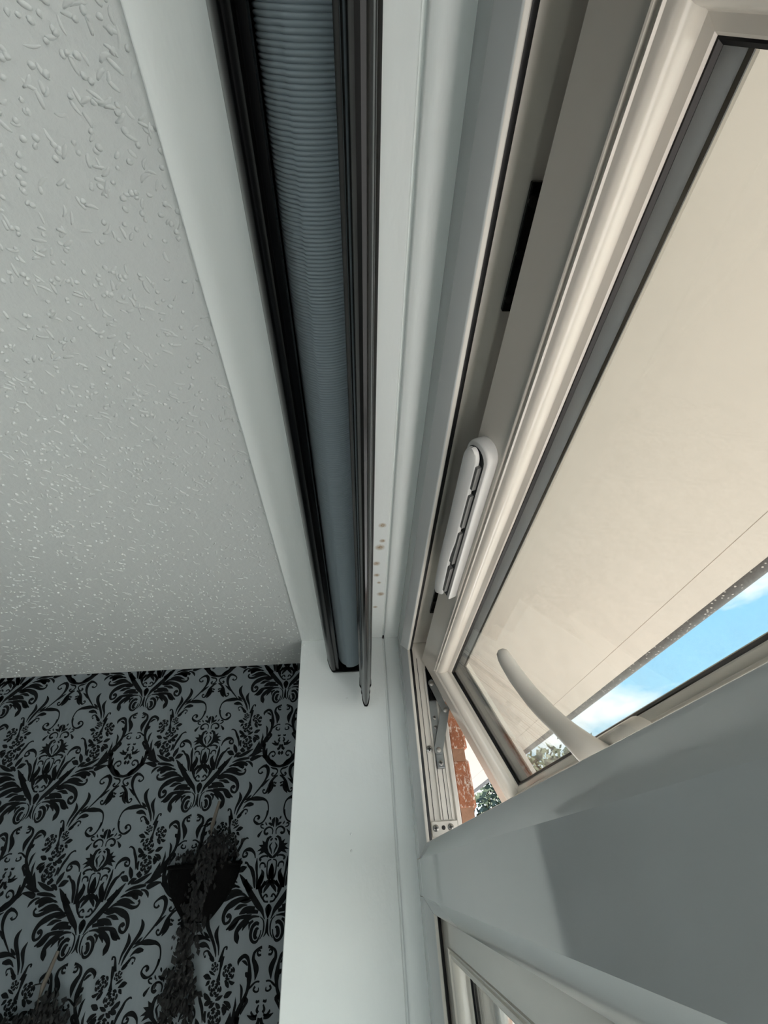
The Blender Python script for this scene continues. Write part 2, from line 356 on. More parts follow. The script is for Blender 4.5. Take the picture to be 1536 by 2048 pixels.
# ------------------------------------------------------------------ damask wallpaper: one traced motif, repeated in a half drop
DAMASK = '''s 9,1250,10 34,1195,56 23,1101,10;s 40,1128,30 83,1153,36 120,1169,10;s 80,1213,12 96,1247,28 103,1265,8;s 140,1134,8 164,1161,22 174,1187,6;s 191,1092,12 236,1104,20 259,1136,20 228,1153,24 206,1142,10;s 34,994,14 30,1053,18 62,1093,20 119,1102,26 174,1065,32 176,1019,30 138,1004,38 112,1023,26;s 220,1062,8 256,1020,30 280,987,45 273,963,20;s 17,932,20 48,916,26 41,899,16;s 22,876,6 61,823,29 37,766,25 17,709,10;s 76,672,23 119,688,23 183,679,29 222,650,27 193,625,33;s 108,524,29 129,578,23 178,590,27 205,566,19 201,519,8;s 269,666,10 266,562,42 251,470,32 240,415,32 228,324,41 210,244,56;s 174,502,8 147,448,53 170,364,79 206,280,56 200,244,37;s 16,633,19 72,609,19 79,526,21 72,443,23 45,380,32 6,362,28;s 1,577,15 5,484,76 6,391,66 1,364,19;s -11,345,19 43,331,47 100,295,38 149,247,28;s 529,721,21 512,696,29 465,705,31 446,743,23 484,755,31;s 530,714,19 513,768,27 467,795,43 414,798,53 365,777,43 320,731,29 300,665,14;s 477,612,31 439,609,29 400,564,29 354,529,48 322,475,57 293,402,49 277,321,40 263,258,19;s 547,684,10 579,620,62 610,552,52 614,512,10;s 432,553,10 509,528,81 577,486,13;s 653,635,8 625,772,39 578,863,39 541,934,26 483,967,22 459,951,16;s 713,511,12 648,494,57 584,441,19;s 950,575,10 841,518,52 734,470,52 634,446,19;s 1142,439,15 1039,423,61 940,388,67 911,374,19;s 896,414,29 784,404,48 664,386,38 567,352,13;s 974,246,9 951,300,40 895,345,30 826,358,15;s 872,285,38 816,317,59 731,342,47 632,324,38 527,278,9;s 797,235,28 759,289,79 687,299,42 606,293,19;s 545,462,10 496,409,42 436,339,72 375,279,79 324,228,84;s 577,1124,10 632,1115,60 703,1084,10;s 657,1173,10 703,1148,30 754,1122,8;s 630,1014,10 663,1046,44 684,1069,10;s 918,1056,20 958,1011,50 986,971,16;s 975,1049,12 1032,1017,40 1072,1025,10;s 932,873,20 982,898,63 1045,924,16;s 807,852,16 858,871,43 910,896,10;s 625,937,20 663,897,55 737,862,10;s 648,814,20 694,831,59 772,838,10;s 937,829,16 1004,801,47 1047,753,25;s 925,804,16 977,764,35 1035,735,8;s 722,781,20 761,801,45 802,828,10;s 817,820,16 858,786,49 897,768,10;s 918,775,20 960,734,68 952,689,19;s 678,751,29 673,682,43 699,631,15;s 706,594,58 753,553,67 784,569,19;s 825,557,19 873,592,39 910,640,19;s 838,1327,61 833,1233,44 824,1151,24 814,1058,60;s 644,1338,41 682,1304,51 712,1278,20;s 555,1353,30 565,1325,20;s 160,1364,22 174,1280,20 211,1205,24 280,1165,24 342,1178,40 393,1226,28 375,1279,20 329,1294,26 305,1262,44 331,1238,30;p 67,977 125,947 149,887 205,915 186,853 262,851 210,810 286,760 210,764 254,704 152,738 97,697 43,651 -18,646 7,681 69,735 97,801 97,880 75,932 27,955;p 1108,873 1136,782 1125,715 1156,746 1139,656 1161,649 1117,599 1143,571 1107,547 1139,520 1044,469 955,434 852,435 937,496 989,597 1056,720 1076,659 1102,804;s 714,1177,5 703,1186,16 694,1199,20 689,1213,5;s 688,1221,5 690,1232,16 696,1244,20 706,1253,5;s 712,1257,5 724,1259,16 739,1259,20 754,1253,5;s 762,1249,5 772,1240,16 781,1227,20 786,1213,5;s 787,1205,5 786,1193,16 780,1181,20 770,1172,5;s 763,1169,5 751,1166,16 736,1167,20 721,1172,5;s 723,1240,5 732,1242,16 743,1240,20 754,1234,5;s 759,1230,5 765,1222,16 768,1211,20 768,1201,5;s 766,1196,5 760,1190,16 751,1185,20 740,1184,5;s 734,1185,5 725,1189,16 716,1197,20 710,1207,5;s 708,1212,5 707,1221,16 711,1231,20 718,1238,5;s 744,1203,5 736,1203,16 728,1210,20 728,1219,5;s 731,1222,5 739,1222,16 747,1216,20 748,1207,5;s 1017,1195,9 1032,1177,27 1043,1154,33 1047,1130,9;s 1046,1117,9 1039,1099,26 1025,1082,33 1005,1070,9;s 992,1067,9 971,1066,26 946,1071,33 922,1083,9;s 911,1093,9 896,1110,26 885,1133,33 880,1157,9;s 882,1170,9 888,1188,27 902,1206,33 922,1218,9;s 935,1221,9 956,1222,27 982,1217,33 1005,1204,9;s 993,1179,9 1005,1166,27 1013,1149,33 1015,1131,9;s 1013,1122,9 1006,1110,27 993,1099,33 976,1095,9;s 965,1095,9 949,1100,26 932,1110,33 920,1126,9;s 915,1135,9 912,1150,27 915,1167,33 924,1181,9;s 932,1187,9 946,1192,27 965,1191,33 984,1185,9;s 978,1151,9 982,1138,27 973,1127,33 956,1129,9;s 949,1136,9 946,1149,27 955,1160,33 971,1158,9;s 703,955,9 696,976,27 695,1000,34 702,1022,9;s 709,1033,9 724,1046,28 747,1054,34 772,1056,9;s 787,1054,9 809,1045,28 832,1030,34 851,1009,9;s 858,997,9 865,976,27 865,951,34 858,929,9;s 851,919,9 836,907,27 813,898,34 788,896,9;s 773,899,9 751,907,27 728,922,34 710,942,9;s 829,986,9 833,971,27 831,953,34 822,939,9;s 815,933,9 801,927,27 782,927,34 762,933,9;s 753,939,9 740,951,27 730,968,34 727,986,9;s 728,996,9 735,1009,27 748,1020,34 765,1025,9;s 776,1025,9 792,1021,27 810,1011,34 824,996,9;s 769,992,9 783,992,27 797,981,34 797,966,9;s 791,960,9 777,959,27 764,970,34 763,986,9;s 758,748,10 778,757,29 804,761,36 831,757,10;s 846,752,10 868,739,29 888,719,36 903,696,10;s 907,682,10 909,661,29 904,637,36 890,618,9;s 880,610,9 861,601,28 835,597,36 808,601,9;s 793,606,9 772,619,28 751,638,36 737,661,10;s 732,675,10 730,697,29 735,720,36 748,740,10;s 834,725,10 850,715,29 865,700,36 873,682,10;s 875,672,10 873,657,29 864,642,36 849,632,10;s 839,629,9 822,628,28 802,634,36 784,646,10;s 777,654,10 768,669,29 764,688,36 768,705,10;s 773,714,10 785,723,29 803,729,36 823,728,10;s 824,661,10 809,665,29 800,680,36 806,694,10;s 815,697,10 830,692,29 839,677,36 833,663,10;s -5,37,22 13,-18,73 1,-103,42 -4,-137,9;s 40,124,37 43,146,28 67,163,22 104,125,22 81,77,22 14,67,26;s 139,420,53 182,345,60 187,272,51 159,193,37 122,124,26 63,69,17;s 87,336,38 145,256,37 131,184,15;s 0,344,57 32,290,53 81,233,43 103,185,11;s 441,376,57 394,287,70 328,201,79 253,116,78 179,33,77 112,-32,55 76,-99,27 52,-148,13;s 367,152,9 450,192,37 550,201,56 644,174,56 740,139,47 820,146,34 849,193,28 824,228,34;s 465,227,8 553,246,38 647,227,56 731,200,28 776,187,8;s 507,281,8 574,304,28 642,282,8;s 651,336,9 718,296,57 784,255,45 793,235,9;s 296,130,15 400,133,52 502,120,65 609,78,84 686,30,67 729,-43,55 729,-112,48 695,-162,33 633,-142,38 613,-88,37 650,-64,55 676,-91,46;s 296,101,9 386,100,59 486,99,15;s 355,47,11 434,48,37 497,30,56 569,0,7;s 225,-4,46 324,-3,68 407,-25,72 480,-61,11;s 165,-53,37 242,-42,46 358,-59,13;s 268,-78,9 380,-96,46 460,-104,46 523,-134,69 592,-197,55 666,-239,13;s 474,-131,15 556,-212,51 624,-243,24;s 137,-111,15 243,-104,33 348,-140,60 437,-205,69 490,-275,60 475,-357,75 454,-417,7;s 302,-159,27 371,-214,36 401,-265,11;s 233,-155,27 289,-192,36 288,-266,7;s 96,-277,16 107,-343,18 156,-412,32 221,-401,36 258,-328,45 240,-235,47 183,-190,47 134,-205,33;s 152,-350,36 178,-366,36 189,-324,54 168,-264,47 132,-256,16;s 128,-112,9 70,-160,18 52,-241,22 64,-324,18 105,-386,9;s 2,-145,15 8,-238,25 14,-313,25 50,-361,7;s 560,1853,11 523,1780,53 538,1695,57 588,1613,49 652,1516,40 705,1412,34 732,1323,11;s 487,1634,7 536,1591,36 591,1552,14;s 722,1695,9 692,1602,56 719,1520,45 756,1440,29 771,1340,11;s 613,1512,11 512,1561,36 416,1569,65 327,1562,60 247,1549,40 181,1505,24 149,1420,22 149,1322,21 192,1228,20;s 624,1416,7 568,1465,36 502,1481,65 429,1476,25;s 685,1306,36 631,1363,37 588,1404,22 537,1392,20 541,1352,12;s 886,1397,27 892,1428,21 851,1421,21 829,1355,36 807,1260,53;s 56,-567,24 99,-569,28 119,-534,23 85,-512,21 66,-531,12;s 50,-480,35 105,-492,26 166,-537,35 176,-608,45 145,-661,62 116,-724,72 116,-790,43 125,-847,7;s 404,-667,7 401,-611,44 330,-564,45 271,-586,45 236,-656,36 220,-735,53 214,-813,69 215,-883,51 235,-970,42 281,-1057,51 332,-1144,59 355,-1228,58 353,-1277,58;s 356,-618,7 304,-634,35 258,-676,14;s 282,-749,16 258,-774,52 236,-799,34;s 50,-868,20 75,-862,20 118,-869,20 175,-908,26 219,-945,12;s 110,-911,26 133,-947,25 95,-972,20 58,-962,20 60,-927,12;s 349,-871,7 317,-925,34 311,-1001,32 317,-1063,7;s 267,-1039,51 225,-1056,52 250,-1107,35 314,-1178,50;s 27,-1070,25 68,-1080,27 74,-1057,12;s 34,-1110,17 56,-1161,33 33,-1193,33;s 46,-1212,23 93,-1223,25 137,-1184,25 128,-1169,7;s 53,-1237,47 124,-1236,42 197,-1206,7;s 337,-1215,57 342,-1318,57 309,-1418,68 244,-1507,77 157,-1583,76 69,-1626,48 -10,-1641,37;s 279,-1301,15 291,-1389,47 277,-1447,15;s 374,-1425,8 325,-1448,47 288,-1493,24;s 164,-1437,34 140,-1459,22 106,-1417,19 135,-1371,26 197,-1384,30 231,-1441,24 203,-1505,24 149,-1555,56 85,-1614,52;s 15,-1244,34 34,-1310,45 73,-1333,38;s 30,-1364,15 28,-1402,51 18,-1436,11;s 175,-1644,7 121,-1668,28 57,-1683,28 30,-1724,22 62,-1779,22 112,-1803,22 139,-1773,27 106,-1751,37;s 321,-1714,37 349,-1744,24 394,-1729,22 403,-1684,22 348,-1637,30 283,-1617,48 233,-1648,57 213,-1708,57 221,-1787,46 259,-1867,29 326,-1964,29 412,-2061,22 508,-2166,7;s 269,-1583,7 238,-1632,37;s 174,-1846,7 248,-1902,36 310,-1973,14;s 22,-1794,24 84,-1831,36 147,-1911,45 173,-1997,54 213,-2066,36 254,-2082,21 283,-2045,22 264,-2021,27 240,-2036,14;s 110,-1892,36 126,-1969,77 147,-2037,59 185,-2099,9;s 84,-1901,16 53,-1924,27 34,-1913,16;s 110,-1953,16 66,-1967,36 35,-1974,7'''
def catmull(P, n):
    out = []
    for i in range(len(P) - 1):
        p0, p1, p2, p3 = P[max(i - 1, 0)], P[i], P[i + 1], P[min(i + 2, len(P) - 1)]
        for k in range(n):
            t = k / n
            out.append([0.5 * (2 * b + (c - a) * t + (2 * a - 5 * b + 4 * c - d) * t * t + (3 * b - a - 3 * c + d) * t ** 3) for a, b, c, d in zip(p0, p1, p2, p3)])
    out.append(list(P[-1])); return out
mv = []; mf = []
for item in DAMASK.split(';'):
    kind, rest = item[0], item[2:]
    pts = [[float(q) * 1e-4 * YW for q in e.split(',')] for e in rest.split(' ')]
    for sgn in (1, -1):
        o = len(mv)
        if kind == 's':
            C = catmull(pts, 4)
            for i, c in enumerate(C):
                a, b = C[max(i - 1, 0)], C[min(i + 1, len(C) - 1)]; dx, dy = b[0] - a[0], b[1] - a[1]; L = math.hypot(dx, dy) or 1
                w = max(c[2], .0003) * .56; nx, ny = -dy / L * w, dx / L * w
                mv.append((sgn * (c[0] + nx), 0, c[1] + ny)); mv.append((sgn * (c[0] - nx), 0, c[1] - ny))
            for i in range(len(C) - 1): mf.append((o + 2 * i, o + 2 * i + 1, o + 2 * i + 3, o + 2 * i + 2))
        else:
            for p in pts: mv.append((sgn * p[0], 0, p[1]))
            for t in tessellate_polygon([[Vector((p[0], p[1], 0)) for p in pts]]): mf.append(tuple(o + i for i in t))
me = bpy.data.meshes.new('damask_motif'); me.from_pydata([(x * U, y * U, z * U) for x, y, z in mv], [], mf); me.materials.append(M['flock'])
PX, PZ = 0.1506 * YW, 0.3725 * YW
def clipped(name, cx, cz):
    """copy of the motif trimmed at the ceiling line and the corner"""
    bm = bmesh.new(); bm.from_mesh(me)
    for co, no in (((0, 0, (ZC - cz) * U - .0004), (0, 0, 1)), (((XA - cx) * U, 0, 0), (1, 0, 0))):
        bmesh.ops.bisect_plane(bm, geom=bm.verts[:] + bm.edges[:] + bm.faces[:], plane_co=co, plane_no=no, clear_outer=True)
    m2 = bpy.data.meshes.new(name); m2.materials.append(M['flock']); bm.to_mesh(m2); bm.free(); return m2
for ci in range(0, 9):
    cx = -0.1683 * YW - ci * PX
    for k in range(-2, 2):
        cz = (0.1529 if ci % 2 else 0.3400) * YW + k * PZ
        if cz < -0.62 or cz > ZC + .25: continue
        edge = cz + .19 * YW > ZC or cx + .117 * YW > XA
        o = bpy.data.objects.new('damask_motif', clipped('damask_motif', cx, cz) if edge else me); COL.objects.link(o)
        if not len(o.data.polygons): bpy.data.objects.remove(o); continue
        o.parent = wall_back; o.location = (cx * U, -0.0005, cz * U)

# ------------------------------------------------------------------ window frame (window_1)
win = root('window_1', (XF, 0, ZB), 'white plastic window frame with transom and black seals', None); win['kind'] = 'structure'
FX = [(-.006, .1065), (-.006, .160), (.000, .162), (.000, .170)]
def fprof(w0): return [(-w0, XF), (0, XF), (.0195, XF + .0115), (.0205, XF + .0125), (.0205, XF + .0175)] + FX + [(-w0, .170)]
TF = lambda a, b, d: (d, a, b)
ya, yb = -0.066, 0.944
zt, zu, zl = 0.390, 0.0145, -0.0345
yn = -0.135; ymid = (ya + yn) / 2; zmid = (zu + zl) / 2
bev = .0012
b = MB(); ring_side(b, ya, yb, zu, zt, fprof(.048), TF, 'top'); ring_side(b, YE + .03, yn, ZB + .03, zt, fprof(.048), TF, 'top'); b.build('head', M['upvc'], win, bevel=bev, smooth=18, split_x=.1020, split_m=M['upvc_dirty_warm_lit'])
b = MB(); ring_side(b, ya, yb, zu, zt, fprof(.0655), TF, 'far', cut0=True); ring_side(b, ya, yb, ZB + .03, zl, fprof(.0655), TF, 'far', cut1=True); b.box(XF, .17, yb, yb + .0655, zl, zu); b.build('jamb', M['upvc'], win, bevel=bev, smooth=18, split_x=.1020, split_m=M['upvc_dirty_warm_lit'])
b = MB()
up_ = fprof(.03)[1:-1]; A1, B1 = side_pts(ya, yb, zu, zt, up_, TF, 'bottom'); A2, B2 = side_pts(ya, yb, ZB + .03, zl, up_, TF, 'top')
A_, B_ = A1 + A2[::-1], B1 + B2[::-1]; n = len(A_)
b.add(A_ + B_, [(i, (i + 1) % n, n + (i + 1) % n, n + i) for i in range(n)] + [tuple(range(n))[::-1], tuple(range(n, 2 * n))]); b.build('transom', M['upvc'], win, bevel=bev, smooth=18, split_x=.1020, split_m=M['upvc_dirty_warm_lit'])
b = MB(); pm = fprof((ya - yn) / 2)
ring_side(b, ya, yb, zu, zt, pm, TF, 'near'); ring_side(b, ya, yb, ZB + .03, zl, pm, TF, 'near'); ring_side(b, YE + .03, yn, ZB + .03, zt, pm, TF, 'far'); b.build('mullion', M['upvc'], win, bevel=bev, smooth=18, split_x=.1020, split_m=M['upvc_dirty_warm_lit'])
b = MB(); ring_side(b, ya, yb, ZB + .03, zl, fprof(.04), TF, 'bottom'); ring_side(b, YE + .03, yn, ZB + .03, zt, fprof(.04), TF, 'bottom'); ring_side(b, YE + .03, yn, ZB + .03, zt, fprof(.04), TF, 'near'); b.build('sill_frame', M['upvc'], win, bevel=bev)
gk = [(.0185, .1064), (.0185, .1085), (.0165, .1118), (.0105, .1122), (.0095, .1064)]
for (p, q, r, s) in ((ya, yb, zu, zt), (ya, yb, ZB + .03, zl), (YE + .03, yn, ZB + .03, zt)):
    b = MB(); ring(b, p, q, r, s, gk, TF); b.build('seal', M['rubber'], win, smooth=40)
MB().box(.1590, .1700, ya, yb, .3720, .3960).build('gap_light_stop', M['upvc_dirty_warm_lit'], win)  # added bar, keeps daylight out so the gap above the sash goes dark
b = MB().box(.135, .140, YE + .02, yn + .005, ZB + .02, zt + .005); b.build('glass_pane', M['glass_clear'], win)

# ------------------------------------------------------------------ sashes
TH = R2(22.9)
AXs, AZs = 0.1748, 0.3008
tx, tz = -math.sin(TH), math.cos(TH); nx_, nz_ = -math.cos(TH), -math.sin(TH)
def TS(a, s, o): return (AXs + tx * s + nx_ * o, a, AZs + tz * s + nz_ * o)
FO = 0.0203
def sash_prof(k=0.0):
    """closed profile (w, o): outer edge, flat face, two ridges, ovolo, glazing bead, glass rebate, outer leg"""
    p = [(0, FO - .003), (.0025, FO), (.0448 + k, FO), (.0456 + k, FO + .0016), (.0468 + k, FO + .0012), (.0476 + k, FO - .0012), (.0500 + k, FO - .0014), (.0506 + k, FO + .0006), (.0518 + k, FO + .0012), (.0528 + k, FO - .0004)]
    p += [(.0534 + k + .0100 * math.sin(R2(a)), FO - .0160 + .0155 * math.cos(R2(a))) for a in (15, 30, 45, 60, 75, 88)]
    p += [(.0642 + k, .0034), (.0702 + k, .0012), (.0714 + k, -.0004), (.0708 + k, -.0022), (.056 + k, -.0030), (.056 + k, -.0310), (.0725 + k, -.0312), (.0745 + k, -.0330), (.066 + k, -.0440), (.0, -.0440)]
    return p
SW = 0.0714
def sash(rt, a0, a1, b0, b1, T, k=0.0, glass='glass', lab=None):
    P = sash_prof(k)
    for side, nm in (('top', 'top_rail'), ('bottom', 'bottom_rail'), ('far', 'stile'), ('near', 'stile')):
        b = MB(); ring_side(b, a0, a1, b0, b1, P, T, side); b.build(nm, M['upvc_warm_lit'], rt, smooth=28)
    w = SW + k
    b = MB(); ring(b, a0, a1, b0, b1, [(w - .006, -.0020), (w + .0012, -.0006), (w + .0030, -.0032), (w - .006, -.0040)], T); b.build('glazing_gasket', M['rubber'], rt, smooth=40)
    b = MB(); ring(b, a0, a1, b0, b1, [(w - .012, -.0070), (w + .0006, -.0070), (w + .0014, -.0100), (w + .0014, -.0240), (w + .0006, -.0270), (w - .012, -.0270)], T); b.build('spacer_bar', M['spacer'], rt, smooth=40)
    b = MB(); ring(b, a0, a1, b0, b1, [(w - .006, -.0300), (w + .0020, -.0300), (w + .0020, -.0312), (w - .006, -.0312)], T); b.build('outer_gasket', M['rubber'], rt)
    for o0, o1 in ((-.0065, -.0042), (-.0298, -.0275)):
        b = MB(); g = w - .010
        v = [T(a, s, o_) for o_ in (o0, o1) for a, s in ((a0 + g, b0 + g), (a1 - g, b0 + g), (a1 - g, b1 - g), (a0 + g, b1 - g))]
        b.add(v, [(3, 2, 1, 0), (4, 5, 6, 7), (0, 1, 5, 4), (1, 2, 6, 5), (2, 3, 7, 6), (3, 0, 4, 7)]); b.build('glass_pane', M[glass], rt)
fan = root('fanlight_sash', TS(.4, -.29, 0), 'white top-hung fanlight sash swung open above the transom', 'window sash')
SA0, SA1, SB0, SB1 = -0.060, 0.936, -0.290, 0.066
sash(fan, SA0, SA1, SB0, SB1, TS)
cas = root('casement_sash', (.112, .4, ZB + .03), 'closed white casement sash below the transom', 'window sash')
TC = lambda a, s, o: (.1130 + FO - o, a, s)
sash(cas, SA0, .937, ZB + .03, zl + .004, TC, k=0.012, glass='glass_clear')

# sash handle: rose on the bottom rail, lever turned up in front of the glass
hb = MB()
def stadium(y0, y1, s0, s1, n=10, flat_far=False):
    r = (s1 - s0) / 2; c = (s0 + s1) / 2; out = []
    out += [(y0 + r - r * math.sin(R2(a)), c + r * math.cos(R2(a))) for a in [180 * i / n for i in range(n + 1)]]
    if flat_far: out += [(y1, s0), (y1, s1)]
    else: out += [(y1 - r + r * math.sin(R2(a)), c - r * math.cos(R2(a))) for a in [180 * i / n for i in range(n + 1)]]
    return out
def slab(mb, outl, o0, o1, inset=.0015):
    cy = sum(p[0] for p in outl) / len(outl); cs = sum(p[1] for p in outl) / len(outl)
    n = len(outl); h = o1 - o0
    def shrink(p, d):
        dy, ds = p[0] - cy, p[1] - cs; L = math.hypot(dy, ds) or 1
        return (p[0] - dy / L * d, p[1] - ds / L * d)
    rings = [(0, o0), (0, o1 - h * .25), (inset * .5, o1 - h * .06), (inset * 1.3, o1)]
    v = []; f = []
    for d, oo in rings: v += [TS(*shrink(p, d), oo) for p in outl]
    for i in range(len(rings) - 1):
        for k in range(n): f.append((i * n + k, i * n + (k + 1) % n, (i + 1) * n + (k + 1) % n, (i + 1) * n + k))
    f += [tuple(range(n))[::-1], tuple(range((len(rings) - 1) * n, len(rings) * n))]
    mb.add(v, f)
slab(hb, stadium(.390, .520, -.262, -.216), FO, FO + .016); handle = hb.build('handle', M['handle'], fan, smooth=50)
# lever with a wavy finger grip
lv = []
HP = [(.455, -.246, .026, .016, .014), (.455, -.243, .040, .0155, .0130), (.456, -.233, .048, .0145, .0120), (.460, -.218, .0525, .0118, .0104), (.468, -.203, .0535, .0096, .0090), (.476, -.190, .0535, .0086, .0082),
      (.484, -.177, .0535, .0092, .0080), (.490, -.166, .053, .0101, .0080), (.4935, -.157, .053, .0094, .0080), (.497, -.146, .0525, .0084, .0078), (.4995, -.136, .052, .0092, .0076), (.5005, -.128, .052, .0094, .0075), (.5015, -.118, .0515, .0080, .0072), (.5012, -.110, .0512, .0080, .0070), (.5008, -.103, .051, .0074, .0064), (.4995, -.0965, .0505, .0058, .0052), (.4988, -.0935, .0503, .0022, .0022)]
seg = 16; v = []; f = []
for i, (y, s, o_, ra, rb) in enumerate(HP):
    ra *= 1.3; rb *= 1.25
    p = Vector(TS(y, s, o_)); q0 = Vector(TS(*HP[max(i - 1, 0)][:3])); q1 = Vector(TS(*HP[min(i + 1, len(HP) - 1)][:3])); d = (q1 - q0).normalized()
    sd = d.cross(Vector((nx_, 0, nz_))); sd = sd.normalized() if sd.length > .2 else Vector((0, 1, 0)); tt = sd.cross(d).normalized()
    for k in range(seg): a = 2 * math.pi * k / seg; v.append(p + sd * math.cos(a) * ra + tt * math.sin(a) * rb)
for i in range(len(HP) - 1):
    for k in range(seg): f.append((i * seg + k, i * seg + (k + 1) % seg, (i + 1) * seg + (k + 1) % seg, (i + 1) * seg + k))
f += [tuple(range(seg))[::-1], tuple(range((len(HP) - 1) * seg, len(HP) * seg))]
MB().add(v, f).build('lever', M['handle'], handle, smooth=60)

# trickle vent on the top rail: dark slabs for the shade in tray and slots, lifted flap
vb = MB(); slab(vb, stadium(.294, .590, .0255, .063, flat_far=True), FO - .0004, FO + .0135, .002); vent = vb.build('trickle_vent', M['vent'], fan, smooth=50)
sl = MB(); slab(sl, stadium(.3015, .586, .0305, .060, flat_far=True), FO + .0128, FO + .0140, .0004); sl.build('vent_tray_shade', M['spacer'], vent)
for y0_, y1_ in ((.318, .352), (.362, .420), (.432, .500), (.512, .575)):
    s_ = MB(); slab(s_, [(y0_, .0325), (y1_, .0325), (y1_, .050), (y0_, .050)], FO + .0136, FO + .0190, .0006); s_.build('vent_slot', M['slot'], vent)
# flap: thin shaped shell hinged along the upper edge, lifted slightly
fo = []
for a in (6, 20, 35, 50, 65, 80, 90): fo.append((.2985 + .017 * (1 - math.cos(R2(a))), .0458 + .0096 * math.sin(R2(a)), .0458 - .0096 * math.sin(R2(a))))
for (y, sa, sb) in [(.34, .0555, .0360), (.42, .0555, .0360), (.455, .0555, .0360), (.470, .0560, .0378), (.488, .0560, .0390), (.508, .0560, .0390), (.540, .0555, .0380), (.570, .0548, .0372), (.588, .0525, .0368), (.594, .049, .0440)]: fo.append((y, sa, sb))
v = []; f = []; n = len(fo)
def flo(s): return FO + .0185 + (s - .035) * .17
for (y, sa, sb) in fo:
    m1 = sa - (sa - sb) * .3
    for s, dz in ((sa, -.0015), (sa - .0012, .0012), (m1, .0020), (sb + .0014, .0016), (sb, 0.0), (sb, -.0032), (sb + .0016, -.0022), (m1, -.0006)): v.append(TS(y, s, flo(s) + dz))
q = 8
for i in range(n - 1):
    for k in range(q): f.append((i * q + k, i * q + (k + 1) % q, (i + 1) * q + (k + 1) % q, (i + 1) * q + k))
f += [tuple(range(q))[::-1], tuple(range((n - 1) * q, n * q))]
MB().add(v, f).build('vent_flap', M['vent'], vent, smooth=45)

# ------------------------------------------------------------------ friction stay on the far jamb
YP = 0.950
st = root('friction_stay', (.145, YP, .06), 'steel friction stay linking the fanlight to the far window jamb', 'window hinge')
b = MB(); b.box(.1335, .1562, YP - .0015, YP, .066, .335); b.box(.1335, .1360, YP - .0040, YP - .0014, .066, .335); b.box(.1538, .1562, YP - .0040, YP - .0014, .066, .335); b.build('track', M['upvc_dirty_warm_lit'], st)
b = MB().box(.1375, .1525, YP - .0024, YP - .0014, .160, .335); b.build('rail_plate', M['steel'], st)
b = MB().box(.1378, .1522, YP - .0090, YP - .0022, .1450, .1740); b.build('slider', M['steel'], st, bevel=.0012, smooth=40)
MB().box(.1385, .1535, YP - .0060, YP - .0012, .268, .342).build('arm_gap_shade', M['black'], st, bevel=.001)  # black box stands in for the dark gap behind the arms
def arm(name, p, q, y, w):
    (x0, z0), (x1, z1) = p, q; d = Vector((x1 - x0, z1 - z0)).normalized(); a0 = math.degrees(math.atan2(d.y, d.x))
    pr = arc(x0, z0, w, a0 + 90, a0 + 270, 10) + arc(x1, z1, w, a0 - 90, a0 + 90, 10)
    return MB().prism(pr, y - .0016, y, lambda p_, q_, a: (p_, a, q_)).build(name, M['steel'], st, smooth=40)
arm('arm', (.1440, .1760), (.1680, .2500), YP - .0095, .0085)
arm('arm', (.1460, .3020), (.1650, .2520), YP - .0122, .0065)
for (x, z, y) in ((.1440, .1760, YP - .0112), (.1675, .2470, YP - .0128), (.1460, .3000, YP - .0140)):
    MB().disc((x, y + .001, z), (0, -1, 0), .0048, .0026, 16, .3).build('rivet', M['screw'], st, smooth=50)
def screw(x, z, y, r, parent, cross=True):
    s = MB().disc((x, y, z), (0, -1, 0), r, .0022, 18, .35).build('screw', M['screw'], parent, smooth=50)
    c = MB()
    for w, h in ((r * .62, r * .16), (r * .16, r * .62)): c.box(x - w, x + w, y - .0027, y - .0018, z - h, z + h)
    c.build('screw_slot_shade', M['dark'], s)
screw(.1273, .1800, YP, .0062, st); screw(.1450, .1535, YP - .0090, .0046, st); screw(.1450, .236, YP - .0022, .0036, st); screw(.1450, .218, YP - .0022, .0036, st)
kb = root('striker_block', (.14, YP, .045), 'cream plastic block with two cross screws at the jamb foot', 'keep block')
b = MB().box(.1150, .1690, YP - .0050, YP, .0420, .0640); b.build('block', M['upvc_dirty_warm_lit'], kb, bevel=.001, smooth=40)
screw(.1225, .0545, YP - .0050, .0052, kb); screw(.1490, .0545, YP - .0050, .0052, kb)
MB().disc((.1362, YP - .0050, .0545), (0, -1, 0), .0034, .0006, 14).build('hole_shade', M['dark'], kb)
# dark strips standing in for shade in grooves along the jamb rebate
for x, za in ((.1215, .36), (.1600, .36), (.1372, .160), (.1470, .160)):
    MB().box(x, x + .0010, YP - (.0021 if za < .2 else .0008), YP + .0005, .066, za).build('rebate_line', M['spacer'], win)
# black packer plates in the head rebate
for i, (y0_, y1_, lab) in enumerate(((.092, .190, 'black screwed plate in the head rebate, nearer the camera'), (.695, .795, 'small black screwed plate in the head rebate, near the far corner'))):
    pr = root('rebate_plate', (.139, (y0_ + y1_) / 2, .3955), lab, 'metal plate', 'black plates in the head rebate')
    b = MB().box(.1385, .1560, y0_, y1_, .3905, .3962); b.build('plate', M['black'], pr, bevel=.001, smooth=40)
    for y in (y0_ + .012, (y0_ + y1_) / 2, y1_ - .012): MB().disc((.1425, y, .3906), (0, 0, -1), .0040, .0018, 14, .4).build('screw', M['gunmetal'], pr, smooth=50)

